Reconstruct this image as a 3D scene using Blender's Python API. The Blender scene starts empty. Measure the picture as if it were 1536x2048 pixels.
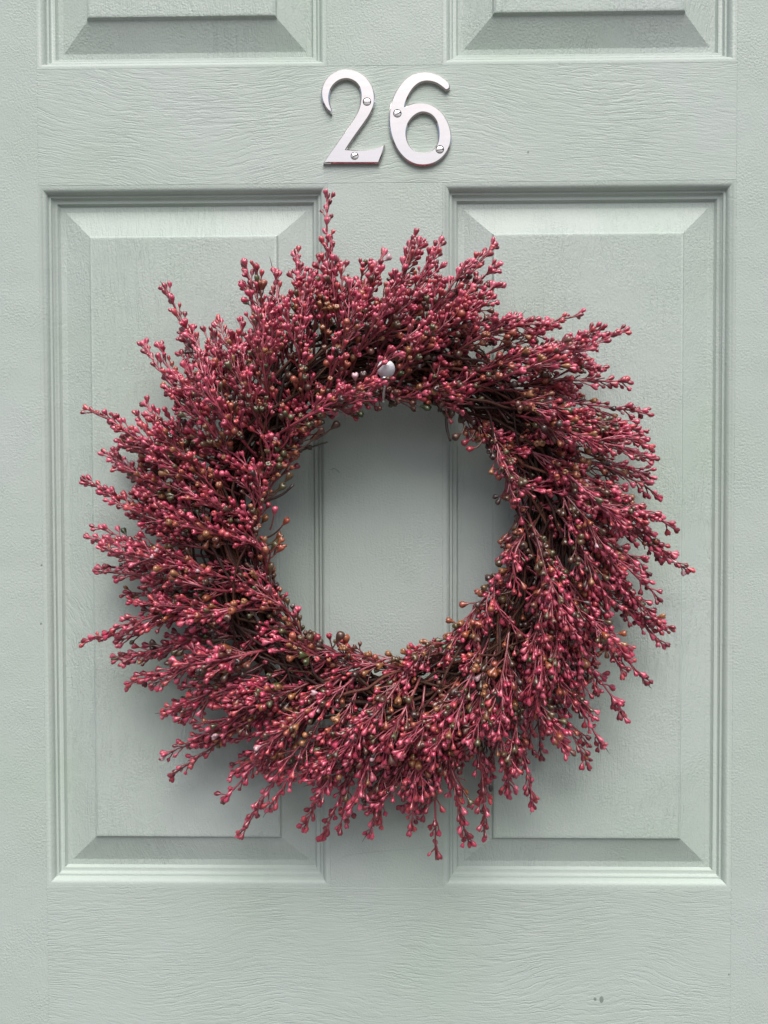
import bpy, math, random
import numpy as np
from mathutils import Vector, Matrix, Euler
from mathutils.geometry import tessellate_polygon

random.seed(26)
rng = np.random.default_rng(26)
scene = bpy.context.scene
col = scene.collection

# ------------------------------------------------------------------ camera
cam_data = bpy.data.cameras.new("camera")
cam = bpy.data.objects.new("camera", cam_data)
col.objects.link(cam)
CAM_P = Vector((0.008337, -0.633421, 1.35))
CAM_E = Euler((1.548491, 0.002553, 0.015285))
cam.location = CAM_P
cam.rotation_euler = CAM_E
cam_data.sensor_fit = 'HORIZONTAL'
cam_data.sensor_width = 36.0
cam_data.lens = 36.0 * 1537.0 / 1536.0
cam_data.clip_start = 0.02
cam_data.clip_end = 200.0
scene.camera = cam

# ------------------------------------------------------------------ sky, sun, exposure
SUN_EL, SUN_AZ = 58.0, 6.0          # soft overcast light from high up in front of the door
world = bpy.data.worlds.new("World")
scene.world = world
world.use_nodes = True
wn = world.node_tree
sky = wn.nodes.new("ShaderNodeTexSky")
sky.sky_type = 'NISHITA'
sky.sun_disc = False
sky.sun_elevation = math.radians(SUN_EL)
sky.sun_rotation = math.radians(180.0 - SUN_AZ)
sky.air_density = 1.0
sky.dust_density = 5.0
sky.ozone_density = 1.0
bg = wn.nodes["Background"]
bg.inputs["Strength"].default_value = 0.057
wn.links.new(sky.outputs[0], bg.inputs[0])
sun_data = bpy.data.lights.new("sun", 'SUN')
sun_data.energy = 1.5
sun_data.angle = math.radians(48)
sun_data.color = (1.0, 0.985, 0.965)
sun = bpy.data.objects.new("sun", sun_data)
col.objects.link(sun)
# light travels from the sun (in front of the door, high) towards the door
sd = Vector((math.sin(math.radians(SUN_AZ)) * math.cos(math.radians(SUN_EL)),
             -math.cos(math.radians(SUN_AZ)) * math.cos(math.radians(SUN_EL)),
             math.sin(math.radians(SUN_EL))))
sun.rotation_euler = sd.to_track_quat('Z', 'Y').to_euler()
sun.location = (0, -3, 4)
scene.view_settings.view_transform = 'Standard'
scene.view_settings.look = 'None'
scene.view_settings.exposure = 1.11
scene.view_settings.gamma = 1.0

# ------------------------------------------------------------------ helpers
CAM_R = CAM_E.to_matrix()
def at(px, py, y=0.0):
    """point on the plane Y=y seen at photograph pixel (px, py)"""
    d = CAM_R @ Vector(((px - 768.0) / 1537.0, -(py - 1024.0) / 1537.0, -1.0))
    t = (y - CAM_P.y) / d.y
    return CAM_P + d * t
CRT = np.array(CAM_R.transposed())
CP = np.array(CAM_P)
def to_px(P):
    q = CRT @ (np.asarray(P) - CP)
    return 768 + 1537 * q[0] / -q[2], 1024 - 1537 * q[1] / -q[2]

def link(name, me, parent=None):
    o = bpy.data.objects.new(name, me)
    col.objects.link(o)
    if parent is not None:
        o.parent = parent
    return o
def empty(name, loc, label, cat):
    o = bpy.data.objects.new(name, None)
    o.empty_display_size = 0.05
    col.objects.link(o)
    o.location = loc
    o['label'] = label
    o['category'] = cat
    o['kind'] = 'thing'
    return o
def tag(o, label, cat):
    o['label'] = label; o['category'] = cat; o['kind'] = 'thing'

def mesh_np(name, V, F, mat, tint=None, smooth=True):
    """V (n,3) array, F list of index arrays grouped by size [(m,k) ...]"""
    me = bpy.data.meshes.new(name)
    V = np.asarray(V, dtype=np.float32)
    me.vertices.add(len(V))
    me.vertices.foreach_set("co", V.ravel())
    loops = np.concatenate([np.asarray(f, dtype=np.int32).ravel() for f in F])
    tot = np.concatenate([np.full(len(f), f.shape[1], dtype=np.int32) for f in F])
    start = np.concatenate([[0], np.cumsum(tot)[:-1]]).astype(np.int32)
    me.loops.add(len(loops))
    me.loops.foreach_set("vertex_index", loops)
    me.polygons.add(len(tot))
    me.polygons.foreach_set("loop_start", start)
    me.polygons.foreach_set("use_smooth", np.full(len(tot), smooth, dtype=bool))
    if tint is not None:
        a = me.color_attributes.new("tint", 'FLOAT_COLOR', 'POINT')
        c = np.ones((len(V), 4), dtype=np.float32)
        c[:, :3] = tint
        a.data.foreach_set("color", c.ravel())
    me.update(calc_edges=True)
    me.materials.append(mat)
    return me

class Geo:
    """collects vertices and quads/tris for one mesh"""
    def __init__(self): self.V = []; self.Q = []; self.T = []; self.C = []; self.n = 0
    def add(self, V, Q=None, T=None, c=None):
        V = np.asarray(V, dtype=np.float32)
        if Q is not None and len(Q): self.Q.append(np.asarray(Q) + self.n)
        if T is not None and len(T): self.T.append(np.asarray(T) + self.n)
        self.V.append(V); self.n += len(V)
        if c is not None:
            c = np.asarray(c, dtype=np.float32)
            self.C.append(np.broadcast_to(c, (len(V), 3)))
    def mesh(self, name, mat, smooth=True):
        F = []
        if self.Q: F.append(np.concatenate(self.Q))
        if self.T: F.append(np.concatenate(self.T))
        return mesh_np(name, np.concatenate(self.V), F, mat,
                       np.concatenate(self.C) if self.C else None, smooth)

def tube(geo, P, R, sides, c=None, cap=True, wob=0.0):
    """swept tube through the points P with radii R"""
    P = np.asarray(P, dtype=float); n = len(P)
    R = np.broadcast_to(np.asarray(R, dtype=float), (n,))
    T = np.gradient(P, axis=0)
    T /= np.linalg.norm(T, axis=1, keepdims=True) + 1e-12
    ref = np.array([0.0, 1.0, 0.0])
    if abs(T[:, 1]).max() > 0.9: ref = np.array([0.31, 0.2, 0.93])
    N = np.cross(T, ref); N /= np.linalg.norm(N, axis=1, keepdims=True) + 1e-12
    B = np.cross(T, N)
    a = np.arange(sides) * 2 * math.pi / sides
    ring = (np.cos(a)[None, :, None] * N[:, None, :] + np.sin(a)[None, :, None] * B[:, None, :]) * R[:, None, None]
    if wob: ring = ring * (1 + wob * rng.normal(size=(n, sides, 1)))
    V = (P[:, None, :] + ring).reshape(-1, 3)
    i = np.arange(n - 1)[:, None] * sides; j = np.arange(sides)[None, :]; k = (j + 1) % sides
    Q = np.stack([i + j, i + k, i + sides + k, i + sides + j], axis=-1).reshape(-1, 4)
    Tn = None
    if cap:
        V = np.vstack([V, P[-1] + T[-1] * R[-1] * 0.5])
        e = (n - 1) * sides
        Tn = np.stack([e + np.arange(sides), e + (np.arange(sides) + 1) % sides, np.full(sides, n * sides)], axis=-1)
    if c is not None:
        c = np.asarray(c, dtype=float)
        if c.ndim == 2 and len(c) == n:
            c = np.repeat(c, sides, axis=0)
            if cap: c = np.vstack([c, c[-1]])
    geo.add(V, Q, Tn, c)

# ------------------------------------------------------------------ materials
def new_mat(name):
    m = bpy.data.materials.new(name)
    m.use_nodes = True
    nt = m.node_tree
    return m, nt, nt.nodes["Principled BSDF"]
def nd(nt, typ, **kw):
    n = nt.nodes.new(typ)
    for k, v in kw.items():
        if k.startswith('i_'):
            n.inputs[k[2:].replace('_', ' ')].default_value = v
        else:
            setattr(n, k, v)
    return n
def mth(nt, op, a, b=None, clamp=False):
    n = nt.nodes.new("ShaderNodeMath"); n.operation = op; n.use_clamp = clamp
    for k, v in ((0, a), (1, b)):
        if v is None: continue
        if isinstance(v, (int, float)): n.inputs[k].default_value = v
        else: nt.links.new(v, n.inputs[k])
    return n.outputs[0]

def door_paint(name, horizontal, grain, stipple, seed):
    """brushed satin sage paint over an embossed wood grain"""
    m, nt, b = new_mat(name)
    L = nt.links.new
    tc = nd(nt, "ShaderNodeTexCoord")
    sep = nd(nt, "ShaderNodeSeparateXYZ"); L(tc.outputs["Object"], sep.inputs[0])
    along, across = (sep.outputs[0], sep.outputs[2]) if horizontal else (sep.outputs[2], sep.outputs[0])
    off = seed * 3.17
    # slow wander of the grain, so that the lines bow and make cathedral shapes
    c0 = nd(nt, "ShaderNodeCombineXYZ"); L(mth(nt, 'ADD', mth(nt, 'MULTIPLY', along, 5.0), off), c0.inputs[0]); L(mth(nt, 'MULTIPLY', across, 9.0), c0.inputs[1])
    n0 = nd(nt, "ShaderNodeTexNoise", i_Scale=1.0, i_Detail=1.5); L(c0.outputs[0], n0.inputs["Vector"])
    wander = mth(nt, 'MULTIPLY', mth(nt, 'SUBTRACT', n0.outputs[0], 0.5), 0.075)
    nc = nd(nt, "ShaderNodeTexNoise", i_Scale=150.0, i_Detail=1.0); L(tc.outputs["Object"], nc.inputs["Vector"])
    crinkle = mth(nt, 'MULTIPLY', mth(nt, 'SUBTRACT', nc.outputs[0], 0.5), 0.0022)
    acw = mth(nt, 'ADD', mth(nt, 'ADD', across, wander), crinkle)
    # grain creases
    c1 = nd(nt, "ShaderNodeCombineXYZ"); L(mth(nt, 'MULTIPLY', along, 20.0), c1.inputs[0]); L(mth(nt, 'MULTIPLY', acw, 290.0), c1.inputs[1]); c1.inputs[2].default_value = off
    n1 = nd(nt, "ShaderNodeTexNoise", i_Scale=1.0, i_Detail=2.0, i_Roughness=0.6); L(c1.outputs[0], n1.inputs["Vector"])
    ridge = mth(nt, 'ABSOLUTE', mth(nt, 'SUBTRACT', n1.outputs[0], 0.5))
    crease = mth(nt, 'SUBTRACT', 1.0, mth(nt, 'MULTIPLY', ridge, 17.0), clamp=True)
    # finer brush drag along the grain
    c2 = nd(nt, "ShaderNodeCombineXYZ"); L(mth(nt, 'MULTIPLY', along, 70.0), c2.inputs[0]); L(mth(nt, 'MULTIPLY', acw, 640.0), c2.inputs[1]); c2.inputs[2].default_value = off + 4
    n2 = nd(nt, "ShaderNodeTexNoise", i_Scale=1.0, i_Detail=3.0, i_Roughness=0.6); L(c2.outputs[0], n2.inputs["Vector"])
    # patches where the grain is strong or painted over
    n3 = nd(nt, "ShaderNodeTexNoise", i_Scale=13.0, i_Detail=2.0); L(tc.outputs["Object"], n3.inputs["Vector"])
    patch = nd(nt, "ShaderNodeMapRange", i_From_Min=0.36, i_From_Max=0.64); L(n3.outputs[0], patch.inputs[0])
    # roller stipple
    n4 = nd(nt, "ShaderNodeTexNoise", i_Scale=600.0, i_Detail=2.0, i_Roughness=0.5); L(tc.outputs["Object"], n4.inputs["Vector"])
    n5 = nd(nt, "ShaderNodeTexNoise", i_Scale=26.0, i_Detail=1.0); L(tc.outputs["Object"], n5.inputs["Vector"])
    pst = nd(nt, "ShaderNodeMapRange", i_From_Min=0.35, i_From_Max=0.65, i_To_Min=0.45, i_To_Max=1.0); L(n5.outputs[0], pst.inputs[0])
    n6 = nd(nt, "ShaderNodeTexNoise", i_Scale=30.0, i_Detail=2.0); L(tc.outputs["Object"], n6.inputs["Vector"])
    g = mth(nt, 'MULTIPLY', mth(nt, 'MULTIPLY', crease, mth(nt, 'ADD', mth(nt, 'MULTIPLY', patch.outputs[0], 0.8), 0.2)), -grain * 0.38)
    g2 = mth(nt, 'MULTIPLY', n2.outputs[0], grain * 0.55)
    s = mth(nt, 'MULTIPLY', mth(nt, 'MULTIPLY', n4.outputs[0], pst.outputs[0]), stipple)
    wave = mth(nt, 'MULTIPLY', n6.outputs[0], 1.4)
    h = mth(nt, 'ADD', mth(nt, 'ADD', mth(nt, 'ADD', g, g2), s), wave)
    bump = nd(nt, "ShaderNodeBump", i_Strength=1.0, i_Distance=0.00042); L(h, bump.inputs["Height"])
    L(bump.outputs[0], b.inputs["Normal"])
    # colour: sage green with faint mottling and a few tiny dirt specks
    n7 = nd(nt, "ShaderNodeTexNoise", i_Scale=7.0, i_Detail=4.0); L(tc.outputs["Object"], n7.inputs["Vector"])
    ramp = nd(nt, "ShaderNodeMix", data_type='RGBA')
    ramp.inputs[6].default_value = (0.410, 0.484, 0.430, 1)
    ramp.inputs[7].default_value = (0.448, 0.503, 0.480, 1)
    mr7 = nd(nt, "ShaderNodeMapRange", i_From_Min=0.33, i_From_Max=0.67); L(n7.outputs[0], mr7.inputs[0]); L(mr7.outputs[0], ramp.inputs[0])
    vor = nd(nt, "ShaderNodeTexVoronoi", i_Scale=42.0, i_Randomness=1.0); L(tc.outputs["Object"], vor.inputs["Vector"])
    sepc = nd(nt, "ShaderNodeSeparateColor"); L(vor.outputs["Color"], sepc.inputs[0])
    few = mth(nt, 'GREATER_THAN', sepc.outputs[0], 0.84)
    dot = mth(nt, 'LESS_THAN', vor.outputs["Distance"], mth(nt, 'MULTIPLY', sepc.outputs[1], 0.040))
    speck = mth(nt, 'MULTIPLY', few, dot)
    mix2 = nd(nt, "ShaderNodeMix", data_type='RGBA')
    mix2.inputs[7].default_value = (0.17, 0.19, 0.16, 1)
    L(mth(nt, 'MULTIPLY', speck, 0.75), mix2.inputs[0]); L(ramp.outputs[2], mix2.inputs[6])
    L(mix2.outputs[2], b.inputs["Base Color"])
    b.inputs["Roughness"].default_value = 0.42
    b.inputs["Specular IOR Level"].default_value = 0.18
    return m

M_RAIL = door_paint("sage_paint_rail", True, 1.12, 0.6, 1)
M_STILE = door_paint("sage_paint_stile", False, 0.45, 1.4, 2)
M_PANEL = door_paint("sage_paint_panel", False, 1.25, 1.3, 3)
M_MOULD = door_paint("sage_paint_moulding", False, 0.10, 0.9, 4)

def simple_mat(name, rgb, rough, metal=0.0, spec=0.5):
    m, nt, b = new_mat(name)
    b.inputs["Base Color"].default_value = (*rgb, 1)
    b.inputs["Roughness"].default_value = rough
    b.inputs["Metallic"].default_value = metal
    b.inputs["Specular IOR Level"].default_value = spec
    return m, nt, b

M_CHROME, nt, b = simple_mat("polished_chrome", (0.86, 0.83, 0.80), 0.12, 1.0)
tc = nd(nt, "ShaderNodeTexCoord")
mp = nd(nt, "ShaderNodeMapping"); mp.inputs["Scale"].default_value = (60, 60, 420)
n = nd(nt, "ShaderNodeTexNoise", i_Scale=1.0, i_Detail=3.0)
nt.links.new(tc.outputs["Object"], mp.inputs[0]); nt.links.new(mp.outputs[0], n.inputs["Vector"])
r = nd(nt, "ShaderNodeMapRange", i_To_Min=0.06, i_To_Max=0.18); nt.links.new(n.outputs[0], r.inputs[0])
nt.links.new(r.outputs[0], b.inputs["Roughness"])
M_SLOT, _, _ = simple_mat("dull_chrome_screw", (0.72, 0.70, 0.70), 0.22, 1.0)
M_HOOKWHITE, _, _ = simple_mat("white_plastic", (0.80, 0.80, 0.84), 0.22)
M_WIRE, _, _ = simple_mat("steel_wire", (0.62, 0.61, 0.60), 0.25, 1.0)
M_THREAD, _, _ = simple_mat("grey_thread", (0.22, 0.23, 0.22), 0.7)
M_STAIN, _, _ = simple_mat("grey_stain", (0.22, 0.26, 0.24), 0.5)

def plant_mat(name, rough, spec, bumpd):
    m, nt, b = new_mat(name)
    L = nt.links.new
    a = nd(nt, "ShaderNodeAttribute", attribute_name="tint")
    tc = nd(nt, "ShaderNodeTexCoord")
    n = nd(nt, "ShaderNodeTexNoise", i_Scale=420.0, i_Detail=2.0); L(tc.outputs["Object"], n.inputs["Vector"])
    r = nd(nt, "ShaderNodeMapRange", i_From_Min=0.3, i_From_Max=0.7, i_To_Min=0.68, i_To_Max=1.28); L(n.outputs[0], r.inputs[0])
    mx = nd(nt, "ShaderNodeVectorMath", operation='SCALE'); L(a.outputs["Color"], mx.inputs[0]); L(r.outputs[0], mx.inputs["Scale"])
    L(mx.outputs[0], b.inputs["Base Color"])
    n2 = nd(nt, "ShaderNodeTexNoise", i_Scale=75.0, i_Detail=2.0); L(tc.outputs["Object"], n2.inputs["Vector"])
    rr = nd(nt, "ShaderNodeMapRange", i_From_Min=0.35, i_From_Max=0.65, i_To_Min=rough - 0.08, i_To_Max=rough + 0.14); L(n2.outputs[0], rr.inputs[0])
    L(rr.outputs[0], b.inputs["Roughness"])
    b.inputs["Specular IOR Level"].default_value = spec
    bp = nd(nt, "ShaderNodeBump", i_Strength=1.0, i_Distance=bumpd); L(n.outputs[0], bp.inputs["Height"]); L(bp.outputs[0], b.inputs["Normal"])
    return m
M_BERRY = plant_mat("painted_berry", 0.30, 1.0, 0.0002)
M_STEM = plant_mat("painted_stem", 0.36, 0.9, 0.0002)
M_VINE = plant_mat("dark_vine", 0.75, 0.3, 0.0004)

# ------------------------------------------------------------------ the door
PW, GAP = 0.238, 0.094122
ZT, ZB, ZU = 1.604622, 1.022564, 1.69922
DOOR_B, DOOR_T = 0.03, 2.06
UP_T = 1.955
LOW_T, LOW_B = ZB - 0.190, 0.235
HALF = 0.42
THICK = 0.044
door = empty("front_door", (0, 0, DOOR_B), "sage green painted panelled front door with embossed wood grain", "door")
OFF = np.array([0, 0, DOOR_B])

def board(name, x0, x1, z0, z1, mat):
    """a board of the door with a hair of an arris round its front face"""
    c = 0.00035
    V = []
    for y, i in ((THICK, 0), (0.00022, 0), (0.0, c)):
        V += [(x0 + i, y, z0 + i), (x1 - i, y, z0 + i), (x1 - i, y, z1 - i), (x0 + i, y, z1 - i)]
    Q = [[3, 2, 1, 0], [8, 9, 10, 11]]
    for r_ in (0, 4):
        for k in range(4):
            Q.append([r_ + k, r_ + (k + 1) % 4, r_ + 4 + (k + 1) % 4, r_ + 4 + k])
    me = mesh_np(name, np.array(V) - OFF, [np.array(Q)], mat, smooth=False)
    return link(name, me, door)

def ring_sweep(prof, x0, x1, z0, z1, closed, cap):
    """profile points (inset, depth) carried round a rectangle with mitred corners"""
    V = []
    for u, y in prof:
        V += [(x0 + u, y, z0 + u), (x1 - u, y, z0 + u), (x1 - u, y, z1 - u), (x0 + u, y, z1 - u)]
    n = len(prof); Q = []
    for i in range(n if closed else n - 1):
        a, b_ = i * 4, ((i + 1) % n) * 4
        for k in range(4):
            Q.append([a + k, a + (k + 1) % 4, b_ + (k + 1) % 4, b_ + k])
    if cap:
        a = (n - 1) * 4
        Q.append([a, a + 1, a + 2, a + 3])
    return np.array(V), np.array(Q)

XL0, XL1, XR0, XR1 = -GAP / 2 - PW, -GAP / 2, GAP / 2, GAP / 2 + PW
board("stile", -HALF, XL0, DOOR_B, DOOR_T, M_STILE)
board("stile", XR1, HALF, DOOR_B, DOOR_T, M_STILE)
board("rail", XL0, XR1, DOOR_B, LOW_B, M_RAIL)
board("rail", XL0, XR1, LOW_T, ZB, M_RAIL)
board("mullion", XL1, XR0, LOW_B, LOW_T, M_STILE)
LOCK = board("rail", XL0, XR1, ZT, ZU, M_RAIL)
board("rail", XL0, XR1, UP_T, DOOR_T, M_RAIL)
board("mullion", XL1, XR0, ZB, ZT, M_STILE)
board("mullion", XL1, XR0, ZU, UP_T, M_STILE)

MM = 0.001
mould_prof = [(0, 0.0), (1.2, 0.08), (2.6, 0.45), (4.0, 1.2), (5.1, 2.3), (5.8, 3.7), (6.05, 5.0),
              (6.25, 5.25), (7.7, 5.35), (7.95, 5.5), (8.15, 6.3), (8.7, 7.2), (9.6, 7.85), (10.8, 8.15), (11.7, 8.25),
              (11.95, 8.4), (12.5, 9.6), (13.466, 10.7), (13.466, 10.78), (0, 10.78)]
panel_prof = [(0, 34.0), (0, 10.833), (17.6, 10.833), (18.2, 10.75), (40.4, 3.3), (40.9, 3.0), (41.5, 1.5), (42.1, 0.85), (43.0, 0.56), (44.2, 0.517)]
for x0, x1, z0, z1 in ((XL0, XL1, ZB, ZT), (XR0, XR1, ZB, ZT), (XL0, XL1, ZU, UP_T), (XR0, XR1, ZU, UP_T), (XL0, XL1, LOW_B, LOW_T), (XR0, XR1, LOW_B, LOW_T)):
    V, Q = ring_sweep([(u * MM, y * MM) for u, y in panel_prof], x0, x1, z0, z1, False, True)
    me = mesh_np("panel", V - OFF, [Q], M_PANEL)
    prof_flat = [True, True, False, True, False, False, False, False, False]
    fl = np.array([not prof_flat[i // 4] for i in range(36)] + [False])
    me.polygons.foreach_set('use_smooth', fl)
    me.set_sharp_from_angle(angle=math.radians(24))
    me.polygons.foreach_set('use_smooth', fl)
    p = link("panel", me, door)
    V, Q = ring_sweep([(u * MM, y * MM) for u, y in mould_prof], x0, x1, z0, z1, True, False)
    me = mesh_np("moulding", V - OFF, [Q], M_MOULD)
    me.set_sharp_from_angle(angle=math.radians(32))
    link("moulding", me, p)

# paved ground in front of the door, unseen, added for its bounce light
M_GROUND, nt, b = simple_mat("paving", (0.34, 0.335, 0.32), 0.85)
n = nd(nt, "ShaderNodeTexNoise", i_Scale=3.0, i_Detail=6.0)
cr = nd(nt, "ShaderNodeMix", data_type='RGBA'); cr.inputs[6].default_value = (0.075, 0.074, 0.071, 1); cr.inputs[7].default_value = (0.11, 0.108, 0.104, 1)
nt.links.new(n.outputs[0], cr.inputs[0]); nt.links.new(cr.outputs[2], b.inputs["Base Color"])
gr = link("ground", mesh_np("ground", np.array([(-60, -60, 0), (60, -60, 0), (60, 60, 0), (-60, 60, 0)], dtype=float), [np.array([[0, 1, 2, 3]])], M_GROUND, smooth=False))
gr['kind'] = 'structure'

# two grey stains on the bottom rail
for (px, py, rx, ry) in ((1190, 1998, 1.3, 1.5), (1203, 1999, 1.8, 2.9)):
    P = np.array(at(px, py, 0.0)) - OFF
    a = np.arange(14) * 2 * math.pi / 14
    V = [[P[0] + math.cos(t) * rx * MM, -0.00002, P[2] + math.sin(t) * ry * MM] for t in a] + [[P[0], -0.00025, P[2]]]
    T = np.array([[k, (k + 1) % 14, 14] for k in range(14)])
    o = link("stain", mesh_np("stain", V, [T], M_STAIN), door)

# ------------------------------------------------------------------ house numbers
def smooth_loop(pts, n):
    """closed Catmull-Rom through pts; a point given as (x, y, 1) keeps its corner"""
    P = [np.array(p[:2], dtype=float) for p in pts]
    sharp = [len(p) > 2 for p in pts]
    out = []
    m = len(P)
    for i in range(m):
        p0, p1, p2, p3 = P[i - 1], P[i], P[(i + 1) % m], P[(i + 2) % m]
        if sharp[i]: p0 = p1 - (p2 - p1) * 0.5
        if sharp[(i + 1) % m]: p3 = p2 + (p2 - p1) * 0.5
        for k in range(n):
            t = k / n
            out.append(0.5 * ((2 * p1) + (-p0 + p2) * t + (2 * p0 - 5 * p1 + 4 * p2 - p3) * t * t + (-p0 + 3 * p1 - 3 * p2 + p3) * t ** 3))
    return np.array(out)
TWO = [(337, 508, 1), (300, 478), (267, 420), (254, 360), (260, 300), (285, 243), (330, 194), (390, 162), (450, 153), (515, 162), (575, 188),
       (628, 234), (664, 292), (681, 350), (683, 412), (672, 462), (648, 515), (606, 580), (556, 650), (503, 725), (450, 805, 1),
       (560, 809), (640, 803), (705, 789), (767, 763, 1), (745, 838), (716, 911, 1), (500, 911), (270, 911, 1), (315, 842), (365, 772), (428, 682), (492, 592),
       (540, 512), (565, 445), (573, 375), (567, 318), (545, 275), (508, 246), (460, 232), (410, 240), (370, 264), (337, 302), (320, 346), (315, 392),
       (322, 440), (335, 475)]
SIX = [(1262, 322), (1235, 303), (1195, 274), (1150, 257), (1100, 252), (1052, 264), (1010, 294), (978, 334), (950, 386), (932, 432), (928, 461, 1), (965, 440),
       (1012, 428), (1070, 425), (1130, 437), (1190, 470), (1240, 520), (1280, 590), (1300, 660), (1302, 730), (1281, 800), (1240, 860), (1182, 905), (1120, 926),
       (1060, 930), (1000, 918), (940, 885), (890, 835), (850, 770), (820, 690), (805, 610), (803, 530), (812, 450), (835, 380), (871, 310), (920, 246),
       (980, 201), (1040, 182), (1100, 176), (1160, 186), (1222, 213), (1266, 246), (1290, 276), (1288, 308)]
HOLE = [(1075, 502), (1020, 520), (972, 565), (946, 620), (939, 680), (951, 740), (981, 790), (1022, 820), (1075, 828), (1130, 820), (1171, 790), (1196, 740),
        (1203, 680), (1197, 620), (1178, 565), (1136, 520)]
def circ(cx, cy, r, n=22):
    return np.array([(cx + r * math.cos(k * 2 * math.pi / n), cy + r * math.sin(k * 2 * math.pi / n)) for k in range(n)])
K = 380.0 / 1536.0
T_NUM = 0.0034          # thickness of the numerals
def to_door(pts):
    return np.array([np.array(at(580 + p[0] * K, 100 + p[1] * K, -T_NUM)) for p in pts])[:, [0, 2]]
def area(P):
    x, y = P[:, 0], P[:, 1]
    return 0.5 * np.sum(x * np.roll(y, -1) - np.roll(x, -1) * y)
def inset(P, d):
    t = np.roll(P, -1, 0) - P
    t /= np.linalg.norm(t, axis=1, keepdims=True) + 1e-12
    nrm = np.stack([-t[:, 1], t[:, 0]], 1)
    a, b_ = np.roll(nrm, 1, 0), nrm
    s = a + b_
    q = (s * s).sum(1, keepdims=True) / 2
    return P + s / np.maximum(q, 0.75) * d
def numeral(name, loops, screws, label):
    L2 = []
    for i, Lp in enumerate(loops):
        Lp = to_door(Lp)
        ccw = area(Lp) > 0
        if (i == 0) != ccw: Lp = Lp[::-1]
        L2.append(Lp)
    base = np.array(at(*[580 + 560 * K, 100 + 600 * K], 0.0))
    ctr = np.array([L2[0][:, 0].mean(), 0, L2[0][:, 1].mean()])
    root = empty(name, ctr, label, "house number")  # each numeral is screwed on by itself
    bv = 0.0010
    prof = [(0, -0.0003), (0, -T_NUM + bv)] + [(bv * 0.86, -T_NUM + bv * 0.10), (bv, -T_NUM)]
    g_V, g_Q, g_T = [], [], []
    n0 = 0
    tops = []
    prof[0] = (0, 0.0003)
    for i, Lp in enumerate(L2):
        small = i > 0 and len(Lp) == 22
        n = len(Lp)
        for d, y in prof:
            I = inset(Lp, d * 0.10 if small else d - 0.00035)
            g_V.append(np.stack([I[:, 0], np.full(n, y), I[:, 1]], 1))
        for r_ in range(len(prof) - 1):
            a = n0 + r_ * n; k = np.arange(n)
            g_Q.append(np.stack([a + k, a + (k + 1) % n, a + n + (k + 1) % n, a + n + k], 1))
        tops.append((n0 + (len(prof) - 1) * n, n))
        n0 += len(prof) * n
    V = np.concatenate(g_V)
    idx = [i for s, n in tops for i in range(s, s + n)]
    tri = tessellate_polygon([[Vector((V[i][0], V[i][2], 0)) for i in range(s, s + n)] for s, n in tops])
    T = []
    for a, b_, c_ in tri:
        A, B_, C_ = (V[idx[k]] for k in (a, b_, c_))
        cr = (B_[0] - A[0]) * (C_[2] - A[2]) - (B_[2] - A[2]) * (C_[0] - A[0])
        T.append([idx[a], idx[b_], idx[c_]] if cr > 0 else [idx[a], idx[c_], idx[b_]])
    me = mesh_np("digit", V - ctr, [np.concatenate(g_Q), np.array(T)], M_CHROME)
    fl = np.concatenate([np.ones(sum(len(q) for q in g_Q), dtype=bool), np.zeros(len(T), dtype=bool)])
    me.polygons.foreach_set('use_smooth', fl)
    me.set_sharp_from_angle(angle=math.radians(40))
    me.polygons.foreach_set('use_smooth', fl)
    link("digit", me, root)
    for cx, cy, ang in screws:
        P = np.array(at(580 + cx * K, 100 + cy * K, -T_NUM)); r_ = 27 * K * 0.412 * MM
        s = r_ * 0.24
        rows = [-r_] + [-r_ + (r_ - s) * k / 5 for k in range(1, 6)] + [-s, s] + [s + (r_ - s) * k / 5 for k in range(0, 5)] + [r_]
        V = []; Wd = 8; NV = Wd + 1
        ca, sa = math.cos(ang), math.sin(ang)
        for ri, v in enumerate(rows):
            v = max(-r_ * 0.995, min(r_ * 0.995, v))
            w = math.sqrt(max(r_ * r_ - v * v, 1e-12))
            low = ri in (6, 7)
            for k in range(NV):
                u = -w + 2 * w * k / Wd
                rr = (u * u + v * v) / (r_ * r_)
                y = -T_NUM - 0.0004 * (1 - rr) + 0.00045
                if low: y = -T_NUM + 0.0022
                V.append((P[0] + u * ca - v * sa, y, P[2] + u * sa + v * ca))
        Q = [[ri * NV + k, ri * NV + k + 1, (ri + 1) * NV + k + 1, (ri + 1) * NV + k] for ri in range(len(rows) - 1) for k in range(Wd)]
        # skirt so that the head reaches down into the countersink
        cir = [(P[0] + r_ * math.cos(t), P[2] + r_ * math.sin(t)) for t in np.arange(24) * math.pi / 12]
        b0 = len(V)
        V += [(x, -T_NUM + 0.00045, z) for x, z in cir] + [(x, 0.0002, z) for x, z in cir]
        Q += [[b0 + k, b0 + 24 + k, b0 + 24 + (k + 1) % 24, b0 + (k + 1) % 24] for k in range(24)]
        me = mesh_np("screw", np.array(V) - ctr, [np.array(Q)], M_SLOT)
        me.set_sharp_from_angle(angle=math.radians(35))
        link("screw", me, root)
    return root
numeral("house_number", [smooth_loop(TWO, 5), circ(622, 418, 33), circ(522, 857, 31)],
        [(622, 418, 0.05), (522, 856, 0.5)], "polished chrome numeral two with pointed foot, left of the pair")
numeral("house_number", [smooth_loop(SIX, 5), smooth_loop(HOLE, 5), circ(868, 513, 33), circ(1211, 804, 33)],
        [(868, 513, 0.45), (1211, 804, 0.2)], "polished chrome numeral six with closed round bowl, right of the pair")

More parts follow.
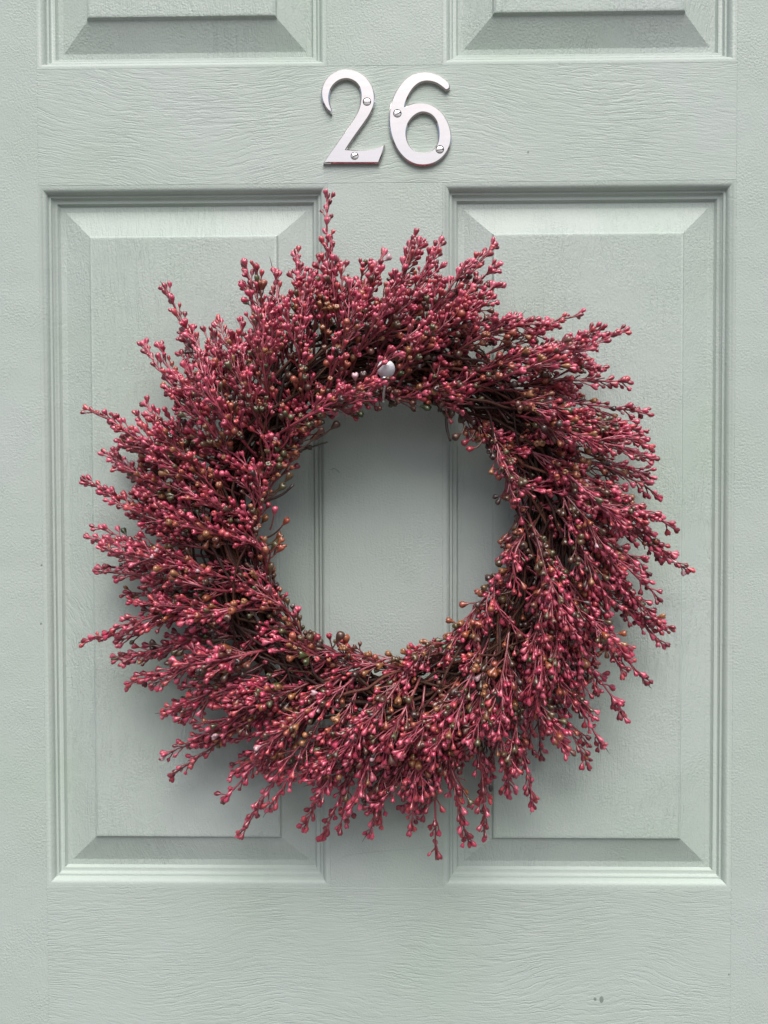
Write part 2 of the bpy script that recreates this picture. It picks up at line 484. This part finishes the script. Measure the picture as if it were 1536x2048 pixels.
# ------------------------------------------------------------------ hook that carries the wreath
HK = np.array(at(772, 738, -0.078))
hook = empty("door_hook", (HK[0], 0, HK[2]), "white ball-tipped hook holding up the top of the red wreath", "hook")
HO = np.array([HK[0], 0, HK[2]])
def lathe(prof, axis_p, axis_d, n=20):
    d = np.array(axis_d, dtype=float); d /= np.linalg.norm(d)
    u = np.cross(d, [0.3, 1, 0.2]); u /= np.linalg.norm(u); v = np.cross(d, u)
    a = np.arange(n) * 2 * math.pi / n
    V = np.concatenate([axis_p + d * h + r_ * (np.cos(a)[:, None] * u + np.sin(a)[:, None] * v) for r_, h in prof])
    Q = np.array([[i * n + k, i * n + (k + 1) % n, (i + 1) * n + (k + 1) % n, (i + 1) * n + k] for i in range(len(prof) - 1) for k in range(n)])
    return V, Q
hd = np.array([0.10, 0.15, 1.0]); hd /= np.linalg.norm(hd)
R0 = 0.0066
V, Q = lathe([(R0 * math.sin(t) + 1e-5, -R0 * math.cos(t)) for t in np.linspace(0.45, math.pi, 14)], HK, hd)
link("ball_tip", mesh_np("ball_tip", V - HO, [Q], M_HOOKWHITE), hook)
V, Q = lathe([(0.0012, -0.0105), (0.0034, -0.0100), (0.0039, -0.0085), (0.0036, -0.0068), (0.0030, -0.0060)], HK, hd)
link("collar", mesh_np("collar", V - HO, [Q], M_WIRE), hook)
g = Geo()
low = HK - hd * 0.021
pts = [HK - hd * 0.009, low + hd * 0.006, low + np.array([0, 0.008, -0.002]), low + np.array([0, 0.030, 0.004]), low + np.array([0, 0.060, 0.016]),
       np.array([HK[0], -0.004, HK[2] + 0.012]), np.array([HK[0], -0.003, HK[2] + 0.03])]
sp = []
for i in range(len(pts) - 1):
    p0 = pts[max(i - 1, 0)]; p1 = pts[i]; p2 = pts[i + 1]; p3 = pts[min(i + 2, len(pts) - 1)]
    for k in range(5):
        t = k / 5
        sp.append(0.5 * (2 * p1 + (p2 - p0) * t + (2 * p0 - 5 * p1 + 4 * p2 - p3) * t * t + (3 * p1 - p0 - 3 * p2 + p3) * t ** 3))
sp.append(pts[-1])
tube(g, np.array(sp) - HO, 0.0013, 8)
link("wire", g.mesh("wire", M_WIRE), hook)
V, Q = lathe([(1e-5, 0.004), (0.010, 0.004), (0.0125, 0.0028), (0.013, 0.0), (0.013, -0.0003)], np.array([HK[0], 0.0, HK[2] + 0.022]), (0, -1, 0))
link("base_plate", mesh_np("base_plate", V - HO, [Q], M_HOOKWHITE), hook)

# ------------------------------------------------------------------ the wreath
CX, CY = 776.0, 1054.0
wc = at(CX, CY, 0.0)
WO = np.array([wc.x, 0.0, wc.z])
wreath = empty("wreath", WO, "round wreath of dusky pink and brown berry sprigs hanging on the green door", "wreath")

def berry_template(lobes, seg=12, flat=1.0):
    """teardrop seed case; lobes=2 gives the notched, heart-like top"""
    prof = [(0.11, 0.0), (0.17, 0.14), (0.29, 0.32), (0.42, 0.52), (0.47, 0.70), (0.42, 0.86), (0.27, 0.97), (0.10, 1.0)]
    V = []
    for r_, h in prof:
        for k in range(seg):
            a = k * 2 * math.pi / seg
            f = 1.0; dz = 0.0
            if lobes:
                w = abs(math.cos(lobes * a / 2.0)) ** 0.7
                s = max(0.0, (h - 0.40) / 0.6)
                f = 1.0 - 0.26 * s * (1 - w)
                dz = -0.20 * s * s * (1 - w)
                if h > 0.99: f = 0.6; dz = -0.22
            V.append((r_ * f * math.cos(a), r_ * f * flat * math.sin(a), h + dz))
    V.append((0, 0, 0.74 if lobes else 1.0))
    n = len(prof)
    Q = [[i * seg + k, i * seg + (k + 1) % seg, (i + 1) * seg + (k + 1) % seg, (i + 1) * seg + k] for i in range(n - 1) for k in range(seg)]
    T = [[(n - 1) * seg + k, (n - 1) * seg + (k + 1) % seg, n * seg] for k in range(seg)]
    return np.array(V, dtype=np.float32), np.array(Q), np.array(T)
BT = [berry_template(2, flat=0.80), berry_template(3), berry_template(2, flat=0.92), berry_template(0), berry_template(4)]

PINK = np.array([(0.480, 0.050, 0.104), (0.400, 0.036, 0.078), (0.320, 0.028, 0.052), (0.570, 0.095, 0.155), (0.205, 0.017, 0.032), (0.46, 0.058, 0.074)])
WARM = np.array([(0.390, 0.090, 0.055), (0.310, 0.085, 0.036), (0.330, 0.135, 0.055)])
DULL = np.array([(0.090, 0.042, 0.026), (0.120, 0.070, 0.032), (0.085, 0.070, 0.028), (0.060, 0.030, 0.026), (0.140, 0.050, 0.035)])
GREEN = np.array([(0.080, 0.090, 0.028), (0.050, 0.075, 0.022)])
PALE = np.array([(0.60, 0.36, 0.40)])

def berry_colour(e):
    """e: how much spray paint reached the berry, 0 (hidden, natural) .. 1 (front, pink)"""
    x = rng.random()
    if x < 0.003: return PALE[0]
    if x < 0.003 + 0.99 * e: return PINK[rng.integers(len(PINK))] * rng.uniform(0.92, 1.22)
    y = rng.random()
    if y < 0.42: return WARM[rng.integers(len(WARM))] * rng.uniform(0.8, 1.1)
    if y < 0.975: return DULL[rng.integers(len(DULL))] * rng.uniform(0.8, 1.3)
    return GREEN[rng.integers(2)]

def frame_of(d):
    d = d / (np.linalg.norm(d) + 1e-12)
    a = rng.normal(size=3); u = np.cross(d, a); u /= np.linalg.norm(u) + 1e-12
    return np.stack([u, np.cross(d, u), d], axis=1)

HOOK_PX = (774.0, 739.0)
def hook_clear(P, r_=21):
    x, y = to_px(P)
    return not ((x - HOOK_PX[0] + 2) ** 2 + (y - HOOK_PX[1]) ** 2 < r_ * r_ and x > 766 and P[1] < -0.045)

def bez(P0, P1, P2, n):
    t = np.linspace(0, 1, n)[:, None]
    return (1 - t) ** 2 * P0 + 2 * t * (1 - t) * P1 + t * t * P2

SUB = []
ALL = []          # every sprig: dict(stem Geo, berries list)
def pedicel(geo, A, d0, d1, ln, c0, c1, r0):
    B_ = A + d0 * ln * 0.55 + d1 * ln * 0.45
    P = bez(A, A + d0 * ln * 0.55, B_, 4)
    tube(geo, P, np.linspace(r0, r0 * 0.8, 4), 4, np.linspace(c0, c1, 4), cap=False)
    return B_
STEM_PINK = np.array((0.360, 0.052, 0.088)); STEM_DEEP = np.array((0.220, 0.032, 0.046)); STEM_BROWN = np.array((0.075, 0.032, 0.020)); STEM_OLIVE = np.array((0.10, 0.07, 0.025))

def make_sprig(P0, P1, P2, front, size=1.0, spike=None, start=0.22, curl=False, depth=0, force=False, shoots=(1, 4), low=0.12):
    """a stem from P0 to P2 bowed through P1, set with stalked berries; front 0..1 how exposed"""
    ln = np.linalg.norm(P2 - P0)
    n = 14
    S = bez(P0, P1, P2, n)
    S += np.cumsum(rng.normal(scale=0.0005, size=(n, 3)), axis=0) * np.linspace(0, 1, n)[:, None] * 0.8
    if not force and not all(hook_clear(s, 21) for s in S): return None
    g = Geo(); B = []
    tt = np.linspace(0, 1, n)
    e_s = np.clip(0.15 + front * 0.5 + tt * 0.75, 0, 1)[:, None]
    warm = rng.random() < 0.15
    lowc = STEM_OLIVE if warm and rng.random() < 0.5 else STEM_BROWN
    Cs = lowc * (1 - e_s) + (STEM_PINK if rng.random() < 0.6 else STEM_DEEP) * e_s
    Rs = np.linspace(0.00110, 0.00060, n) * size * (0.8 if depth else 1.0)
    tube(g, S, Rs, 6, Cs, wob=0.06)
    if spike is None: spike = rng.random() < 0.25
    T = np.gradient(S, axis=0); T /= np.linalg.norm(T, axis=1, keepdims=True)
    if spike:
        k = rng.uniform(0.006, 0.012)
        d = T[-1] + rng.normal(scale=0.15, size=3)
        tube(g, np.array([S[-1], S[-1] + d * k * 0.5, S[-1] + (d + rng.normal(scale=0.1, size=3)) * k]), [0.0005, 0.00035, 0.00015], 4, np.array((0.05, 0.025, 0.02)), cap=False)
    # side shoots
    if depth == 0:
        for _ in range(rng.integers(*shoots)):
            f = rng.uniform(low, 0.62) * (n - 1); i = int(f)
            u = np.cross(T[i], [0.0, 1.0, 0.05]); u /= np.linalg.norm(u) + 1e-9; v = np.cross(T[i], u)
            a = rng.uniform(0, 6.28); q = rng.uniform(0.28, 0.5)
            out = u * math.cos(a) + v * math.sin(a) * 0.7
            d_ = T[i] * math.cos(q) + out * math.sin(q)
            e_ = T[-1] * 0.5 + T[i] * 0.4 + out * 0.12
            Lb = ln * rng.uniform(0.28, 0.5)
            A = S[i]; Cc = A + d_ * Lb * 0.5; D = Cc + e_ * Lb * 0.5
            if D[1] > -0.008: D[1] = -0.008 - rng.uniform(0, 0.006)
            if Cc[1] > -0.008: Cc[1] = -0.010
            sub = make_sprig(A, Cc, D, front, size * 0.93, spike=False, start=0.25, depth=1)
            if sub: SUB.append(sub)
        for q in SUB:
            B += q['berries']
            for w_ in q['geo'].Q: g.Q.append(w_ + g.n)
            for w_ in q['geo'].T: g.T.append(w_ + g.n)
            g.V += q['geo'].V; g.C += q['geo'].C; g.n += q['geo'].n
        SUB.clear()
    # nodes along the stem
    t = start; az = rng.uniform(0, 6.28)
    step = 0.0054 / ln * size
    while t < 0.985:
        f = t * (n - 1); i = min(int(f), n - 2); w = f - i
        A = S[i] * (1 - w) + S[i + 1] * w; d = T[i] * (1 - w) + T[i + 1] * w; d /= np.linalg.norm(d)
        u = np.cross(d, [0.0, 1.0, 0.05]); u /= np.linalg.norm(u) + 1e-9; v = np.cross(d, u)
        for side in range(2 if rng.random() < 0.55 else 1):
            a = az + side * math.pi + rng.normal(scale=0.35)
            out = u * math.cos(a) + v * math.sin(a)
            sp_ = rng.uniform(0.42, 0.80)
            d0 = d * math.cos(sp_) + out * math.sin(sp_)
            d1 = d * math.cos(sp_ * 0.55) + out * math.sin(sp_ * 0.55) + rng.normal(scale=0.18, size=3)
            d1 /= np.linalg.norm(d1)
            pl = (0.0125 - 0.0080 * t) * rng.uniform(0.7, 1.25) * size
            e = float(np.clip((t - 0.17) * 2.1 + (front - 0.5) * 0.35 + rng.normal(scale=0.10), 0.0, 1.0))
            if A[1] + out[1] * 0.008 > -0.022: e *= 0.7
            c = berry_colour(e)
            wc_ = Cs[i] * 0.75 + c * 0.25
            E = pedicel(g, A, d0, d1, pl, Cs[i], wc_, 0.00058 * size)
            bs = rng.choice([rng.uniform(0.0036, 0.0048), rng.uniform(0.0046, 0.0058), rng.uniform(0.0052, 0.0064)], p=[0.25, 0.5, 0.25]) * size * (1.0 - 0.12 * t) * (1.10 if e < 0.4 else 1.0)
            kind = rng.choice([0, 0, 0, 1, 2]) if e > 0.4 else rng.choice([1, 2, 3, 4])
            if hook_clear(E) and E[1] < -0.004 and rng.random() > 0.05:
                B.append((E, d1, bs, kind, c))
            # a second berry on the same stalk
            if rng.random() < 0.22 and pl > 0.007:
                d2 = d1 + np.cross(d1, rng.normal(size=3)) * 0.9; d2 /= np.linalg.norm(d2)
                E2 = pedicel(g, A + (E - A) * 0.45, d0, d2, pl * 0.6, Cs[i], wc_, 0.0005 * size)
                if hook_clear(E2) and E2[1] < -0.004: B.append((E2, d2, bs * 0.9, kind, c * rng.uniform(0.85, 1.1)))
        az += 2.4 + rng.normal(scale=0.2)
        t += step * rng.uniform(0.8, 1.25) * (1.15 - 0.4 * t)
    if not curl:
        B.append((S[-1], T[-1], 0.0052 * size, 0, berry_colour(min(1.0, 0.85 + front * 0.2))))
    rec = dict(geo=g, berries=B, front=front, origin=P0)
    if depth == 0: ALL.append(rec)
    return rec

# tips that make the outline, as seen in the photograph: tip, base, bow (+ = to the left of travel), how far off the door
HERO = [((655, 404), (606, 650), -.04, 40), ((662, 478), (668, 640), .02, 50), ((492, 530), (522, 720), -.03, 34), ((548, 545), (560, 720), 0, 42), ((592, 500), (590, 680), .03, 46),
        ((822, 474), (764, 640), .02, 44), ((884, 484), (780, 640), -.03, 40), ((760, 505), (720, 660), .02, 52), ((985, 488), (845, 620), .03, 42), ((992, 572), (860, 650), .05, 56),
        ((930, 545), (820, 650), 0, 60), ((1158, 628), (960, 668), .06, 44), ((1243, 661), (1030, 700), -.04, 38), ((1200, 733), (985, 716), .03, 52), ((1285, 832), (1075, 740), .04, 40),
        ((1250, 770), (1050, 700), .05, 54), ((1300, 886), (1120, 800), .04, 46), ((1296, 915), (1105, 850), .02, 60), ((1318, 985), (1150, 860), .06, 44), ((1362, 1138), (1190, 950), .05, 40),
        ((1348, 1060), (1165, 930), .05, 52), ((1308, 1195), (1165, 1040), .06, 48), ((1316, 1245), (1180, 1090), .06, 40), ((1324, 1288), (1170, 1140), .07, 36), ((1280, 1362), (1160, 1200), .05, 44),
        ((1254, 1432), (1120, 1260), .06, 36), ((1260, 1310), (1130, 1180), .04, 60), ((1200, 1482), (1090, 1300), .05, 46), ((1178, 1525), (1080, 1350), .04, 36), ((1130, 1500), (1040, 1330), .04, 58),
        ((1068, 1612), (1050, 1420), .05, 38), ((1018, 1590), (1000, 1410), .03, 52), ((962, 1672), (1010, 1490), .04, 40), ((930, 1690), (912, 1500), -.02, 44), ((872, 1714), (885, 1500), .02, 36),
        ((822, 1645), (850, 1480), .02, 52), ((745, 1670), (790, 1490), .03, 42), ((642, 1670), (730, 1500), .05, 38), ((610, 1650), (690, 1490), .04, 48), ((700, 1640), (760, 1480), .03, 56),
        ((484, 1664), (600, 1480), .05, 40), ((455, 1592), (590, 1470), .03, 46), ((540, 1610), (640, 1460), .03, 56), ((344, 1546), (540, 1430), .05, 36), ((392, 1478), (560, 1400), .03, 50),
        ((330, 1424), (500, 1360), .03, 54), ((260, 1368), (480, 1330), -.04, 42), ((236, 1322), (450, 1280), -.03, 36), ((172, 1278), (410, 1222), .03, 40), ((222, 1262), (420, 1200), .0, 54),
        ((200, 1145), (410, 1180), -.03, 38), ((176, 1080), (400, 1120), .02, 46), ((208, 1100), (420, 1140), .0, 60), ((172, 960), (400, 1060), .03, 40), ((222, 1000), (420, 1080), .02, 52),
        ((180, 825), (380, 950), -.03, 36), ((214, 905), (420, 1020), .02, 48), ((232, 850), (420, 960), .0, 58), ((296, 808), (440, 940), .03, 48), ((290, 690), (400, 880), .03, 38),
        ((330, 580), (420, 800), .04, 36), ((384, 668), (470, 830), .02, 46), ((440, 640), (500, 800), .0, 52), ((340, 760), (460, 900), .02, 56)]
tip_ang = []; tip_rad = []
for (tx, ty), _, _, _ in HERO:
    tip_ang.append(math.atan2(CY - ty, tx - CX)); tip_rad.append(math.hypot(tx - CX, ty - CY))
o_ = np.argsort(tip_ang); ta = np.array(tip_ang)[o_]; tr = np.array(tip_rad)[o_]
def r_max(a):
    a = (a + math.pi) % (2 * math.pi) - math.pi
    return float(np.interp(a, np.concatenate([[ta[-1] - 2 * math.pi], ta, [ta[0] + 2 * math.pi]]), np.concatenate([[tr[-1]], tr, [tr[0]]])))

def px_sprig(bx, by, tx, ty, yb, ym, yt, bow, front, **kw):
    yb, ym, yt = yb * 0.9, ym * 0.9, yt * 0.88
    P0 = np.array(at(bx, by, yb)); P2 = np.array(at(tx, ty, yt))
    d = P2 - P0
    M = (P0 + P2) / 2 + np.array([-d[2], 0, d[0]]) * bow
    M[1] = 2 * ym - (yb + yt) / 2
    return make_sprig(P0, M, P2, front, **kw)

for k, ((tx, ty), (bx, by), bow, off) in enumerate(HERO):
    y = -off * MM
    rb_ = math.hypot(bx - CX, by - CY)
    if rb_ > 345: bx, by = CX + (bx - CX) * 345 / rb_, CY + (by - CY) * 345 / rb_
    px_sprig(bx, by, tx, ty, -0.040, y - 0.012, y, bow, 0.75, size=rng.uniform(0.98, 1.1), start=0.25, spike=(k % 3 == 0), curl=(k == 34))

# two sprigs that half cover the hook
px_sprig(684, 818, 846, 640, -0.066, -0.102, -0.104, -0.02, 1.0, force=True, start=0.1)
px_sprig(560, 866, 770, 764, -0.060, -0.092, -0.098, 0.03, 1.0, force=True, start=0.1)

def fill(count, rb, depth, swirl, length, front, frac, inward=None, **kw):
    k = 0; tries = 0
    while k < count and tries < count * 6:
        tries += 1
        th = 2 * math.pi * (k + rng.uniform(-0.45, 0.45)) / count + 0.3
        r0 = rng.uniform(*rb)
        deg = math.degrees(th) % 360
        rim = swirl == 'rim'
        sw = math.radians(np.interp(deg, [0, 45, 90, 135, 180, 225, 270, 315, 360], [62, 54, 36, 31, 21, 28, 38, 57, 62]) + rng.normal(scale=8) + swirl) if not rim else math.radians(rng.uniform(68, 88))
        L_ = rng.uniform(*length)
        cx, cy = math.cos(th), math.sin(th)
        dx, dy = math.cos(sw) * cx + math.sin(sw) * cy, math.cos(sw) * cy - math.sin(sw) * cx
        r0 *= 1 + 0.05 * math.sin(th) ** 2
        bx, by = r0 * cx, r0 * cy
        tx, ty = bx + dx * L_, by + dy * L_
        rt = math.hypot(tx, ty); lim = r_max(math.atan2(ty, tx)) * rng.uniform(*frac)
        if rt > lim:
            s = 1.0
            while s > 0.35 and math.hypot(bx + dx * L_ * s, by + dy * L_ * s) > lim: s -= 0.03
            tx, ty = bx + dx * L_ * s, by + dy * L_ * s
        yb, ym, yt = (-rng.uniform(*d_) * MM for d_ in depth)
        bow = rng.uniform(-0.02, 0.09)
        if inward:
            # hug the rim of the opening: the middle of the stem swings inwards
            bow = 0.0
            k_in = rng.uniform(*inward)
            mx, my = (bx + tx) / 2, (by + ty) / 2
            mr = math.hypot(mx, my); want = (287 - k_in) * (1 + 0.10 * math.sin(th) ** 2)
            bow = -2.0 * (mr - want) / math.hypot(tx - bx, ty - by)
        ok = px_sprig(CX + bx, CY - by, CX + tx, CY - ty, yb, ym, yt, bow, front * rng.uniform(0.8, 1.15), size=rng.uniform(0.92, 1.08), **kw)
        if ok: k += 1
# back, middle and front layers
fill(49, (300, 390), ((22, 34), (18, 34), (14, 30)), -2, (190, 330), 0.30, (0.84, 1.0), start=0.15)
fill(78, (285, 385), ((38, 55), (50, 70), (34, 58)), 3, (180, 320), 0.60, (0.80, 0.98), start=0.18)
fill(58, (268, 345), ((50, 60), (70, 92), (56, 80)), 9, (160, 280), 0.90, (0.74, 0.95), start=0.10, shoots=(3, 6), low=0.02)
fill(52, (275, 320), ((28, 52), (40, 76), (34, 70)), 'rim', (150, 230), 0.62, (0.7, 0.9), start=0.10, shoots=(2, 5), low=0.03, inward=(28, 58))

# unpainted berries on bare stalks that lean into the opening: stalk foot, berry, size, colour
HANG = [((812, 792), (841, 812), 1.25, GREEN[1]), ((870, 800), (884, 822), 1.15, DULL[1]), ((930, 850), (921, 868), 1.2, DULL[0]), ((950, 860), (938, 880), 1.0, PINK[2]), ((965, 880), (949, 896), 1.0, PINK[5]),
        ((545, 985), (571, 963), 1.25, DULL[1]), ((520, 1005), (556, 982), 1.2, DULL[2]), ((535, 1075), (566, 1050), 1.1, WARM[0]), ((540, 1060), (548, 1030), 1.0, PINK[3]), ((528, 1090), (552, 1078), 1.0, WARM[1]),
        ((520, 1115), (543, 1100), 1.25, DULL[2]), ((535, 1190), (540, 1147), 1.35, DULL[1]), ((650, 1310), (673, 1284), 1.35, DULL[0]), ((690, 1320), (692, 1290), 1.25, WARM[1]), ((560, 1260), (557, 1212), 1.1, WARM[0]),
        ((1040, 1165), (1000, 1160), 1.25, DULL[1]), ((1030, 1180), (976, 1188), 1.2, WARM[1]), ((1010, 1220), (963, 1218), 1.1, PINK[2]), ((985, 1240), (940, 1262), 1.1, DULL[0]), ((620, 880), (662, 858), 1.2, DULL[0]),
        ((596, 900), (634, 870), 1.1, DULL[4]), ((560, 930), (563, 938), 1.1, WARM[0]), ((600, 1300), (628, 1282), 1.0, PINK[2]), ((780, 1345), (812, 1336), 1.0, WARM[2])]
for (fx, fy), (bx, by), sz, c in HANG:
    y = -rng.uniform(34, 55) * MM
    A = np.array(at(fx, fy, y)); E = np.array(at(bx, by, y - 0.002))
    g = Geo()
    M = (A + E) / 2 + np.array([0, 0, -0.003])
    P = bez(A, M, E, 6)
    tube(g, P, np.linspace(0.0008, 0.0006, 6), 5, STEM_BROWN * 0.9 + c * 0.15, cap=False)
    d = P[-1] - P[-2]; d /= np.linalg.norm(d)
    ALL.append(dict(geo=g, berries=[(E, d, 0.0058 * sz, rng.choice([0, 2, 3, 4]), c)], front=0.5, origin=A, hang=True))

# meshes of the sprigs; the berries nearest the viewer are pieces of their own
flat = []
for si, s in enumerate(ALL):
    for bi, b_ in enumerate(s['berries']):
        flat.append((b_[0][1] - (0.05 if s.get('hang') else 0.0), si, bi))
flat.sort()
own = set((si, bi) for _, si, bi in flat[:300])
def berry_verts(b_):
    E, d, s, kind, c = b_
    V, Q, T = BT[kind]
    R_ = frame_of(d)
    W = (V * s * np.array([0.95, 0.95, 1.22])) @ R_.T + E - d * s * 0.04
    tipc = np.clip(V[:, 2:3], 0, 1)
    C = c * (1 - 0.25 * (1 - tipc))
    return W, Q, T, C
nb = 0
for si, s in enumerate(ALL):
    org = s['origin']
    g = s['geo']
    g.V = [v - org for v in g.V]
    nm = "berry_stalk" if s.get("hang") else "sprig"
    sp_o = link(nm, g.mesh(nm, M_STEM), wreath)
    sp_o.location = org - WO
    rest = Geo()
    for bi, b_ in enumerate(s['berries']):
        W, Q, T, C = berry_verts(b_)
        nb += 1
        if (si, bi) in own:
            me = mesh_np("berry", W - b_[0], [Q, T], M_BERRY, C)
            o = link("berry", me, sp_o)
            o.location = b_[0] - org
        else:
            rest.add(W - org, Q, T, C)
    if rest.n:
        o = link("berry_cluster", rest.mesh("berry_cluster", M_BERRY), sp_o)
        o['kind'] = 'stuff'
print("sprigs", len(ALL), "berries", nb)

# the woody ring the sprigs are bound to
RC = 0.300 * 0.4125
for k in range(54):
    g = Geo()
    n = 60
    a = np.linspace(0, 2 * math.pi, n) + rng.uniform(0, 6.28)
    ph = rng.uniform(0, 6.28); tw = rng.choice([2, 3, 4, -2, -3]); rr = rng.uniform(0.004, 0.022)
    w = a * tw + ph
    wob = np.convolve(rng.normal(scale=0.012, size=n + 4), np.ones(5) / 5, 'valid')
    wob[-1] = wob[0]
    R_ = RC + rr * np.cos(w) * 0.95 + wob
    P = np.stack([R_ * np.cos(a), -0.040 - rr * np.sin(w), R_ * 1.06 * np.sin(a)], 1)
    c = DULL[rng.choice([0, 3, 4])] * rng.uniform(0.35, 0.9)
    tube(g, P, rng.uniform(0.0007, 0.0013), 6, c)
    link("vine", g.mesh("vine", M_VINE), wreath)
# bare twig ends
for (x0, y0), (x1, y1), (x2, y2), r_, c in [((520, 1003), (560, 1000), (587, 969), 1.3, DULL[3]), ((505, 1090), (545, 1096), (566, 1070), 1.2, STEM_OLIVE), ((548, 1110), (555, 1085), (560, 1062), 1.1, DULL[3]),
                                           ((540, 1205), (546, 1190), (547, 1165), 1.1, DULL[3]), ((590, 905), (625, 893), (655, 884), 0.9, DULL[2]), ((893, 830), (890, 855), (901, 882), 1.3, DULL[3]),
                                           ((690, 575), (695, 560), (697, 548), 1.2, DULL[4]), ((622, 590), (632, 570), (636, 555), 1.1, DULL[3]), ((760, 1330), (800, 1316), (870, 1306), 1.0, DULL[0]),
                                           ((575, 1250), (580, 1240), (577, 1224), 1.2, DULL[3]), ((860, 1335), (900, 1310), (930, 1300), 1.3, DULL[3]), ((790, 770), (830, 800), (880, 812), 1.0, DULL[0])]:
    g = Geo(); y = -rng.uniform(30, 50) * MM
    P = bez(np.array(at(x0, y0, y)), np.array(at(x1, y1, y)), np.array(at(x2, y2, y)), 9) - WO
    tube(g, P, np.linspace(r_ * 0.8, r_ * 0.75, 9) * MM, 6, np.array(c) * 0.8, wob=0.1)
    link("twig", g.mesh("twig", M_STEM), wreath)

# ------------------------------------------------------------------ hairs and cobweb threads clinging to the paint
def thread(pts, r_, label):
    P = [np.array(at(x, y, yy)) for x, y, yy in pts]
    sp = []
    for i in range(len(P) - 1):
        p0 = P[max(i - 1, 0)]; p1 = P[i]; p2 = P[i + 1]; p3 = P[min(i + 2, len(P) - 1)]
        for k in range(6):
            t = k / 6
            sp.append(0.5 * (2 * p1 + (p2 - p0) * t + (2 * p0 - 5 * p1 + 4 * p2 - p3) * t * t + (3 * p1 - p0 - 3 * p2 + p3) * t ** 3))
    sp.append(P[-1])
    g = Geo(); tube(g, np.array(sp) - sp[0], r_, 4)
    o = link("thread", g.mesh("thread", M_THREAD)); o.location = sp[0]
    tag(o, label, "thread")
thread([(660, 1733, -0.0003), (690, 1712, -0.0004), (730, 1706, -0.0004), (790, 1700, -0.0004), (850, 1695, -0.0004), (885, 1684, -0.0003)], 0.00005, "long fine dark hair stuck to the door below the wreath")
thread([(536, 1134, -0.003), (548, 1118, -0.004), (560, 1103, -0.004), (573, 1091, -0.003)], 0.00009, "fine cobweb thread slanting up beside the left rim of the wreath opening")
thread([(661, 940, -0.0004), (668, 937, -0.0006), (674, 940, -0.0006), (680, 946, -0.0004)], 0.00016, "short curled dark hair on the mullion inside the wreath opening")
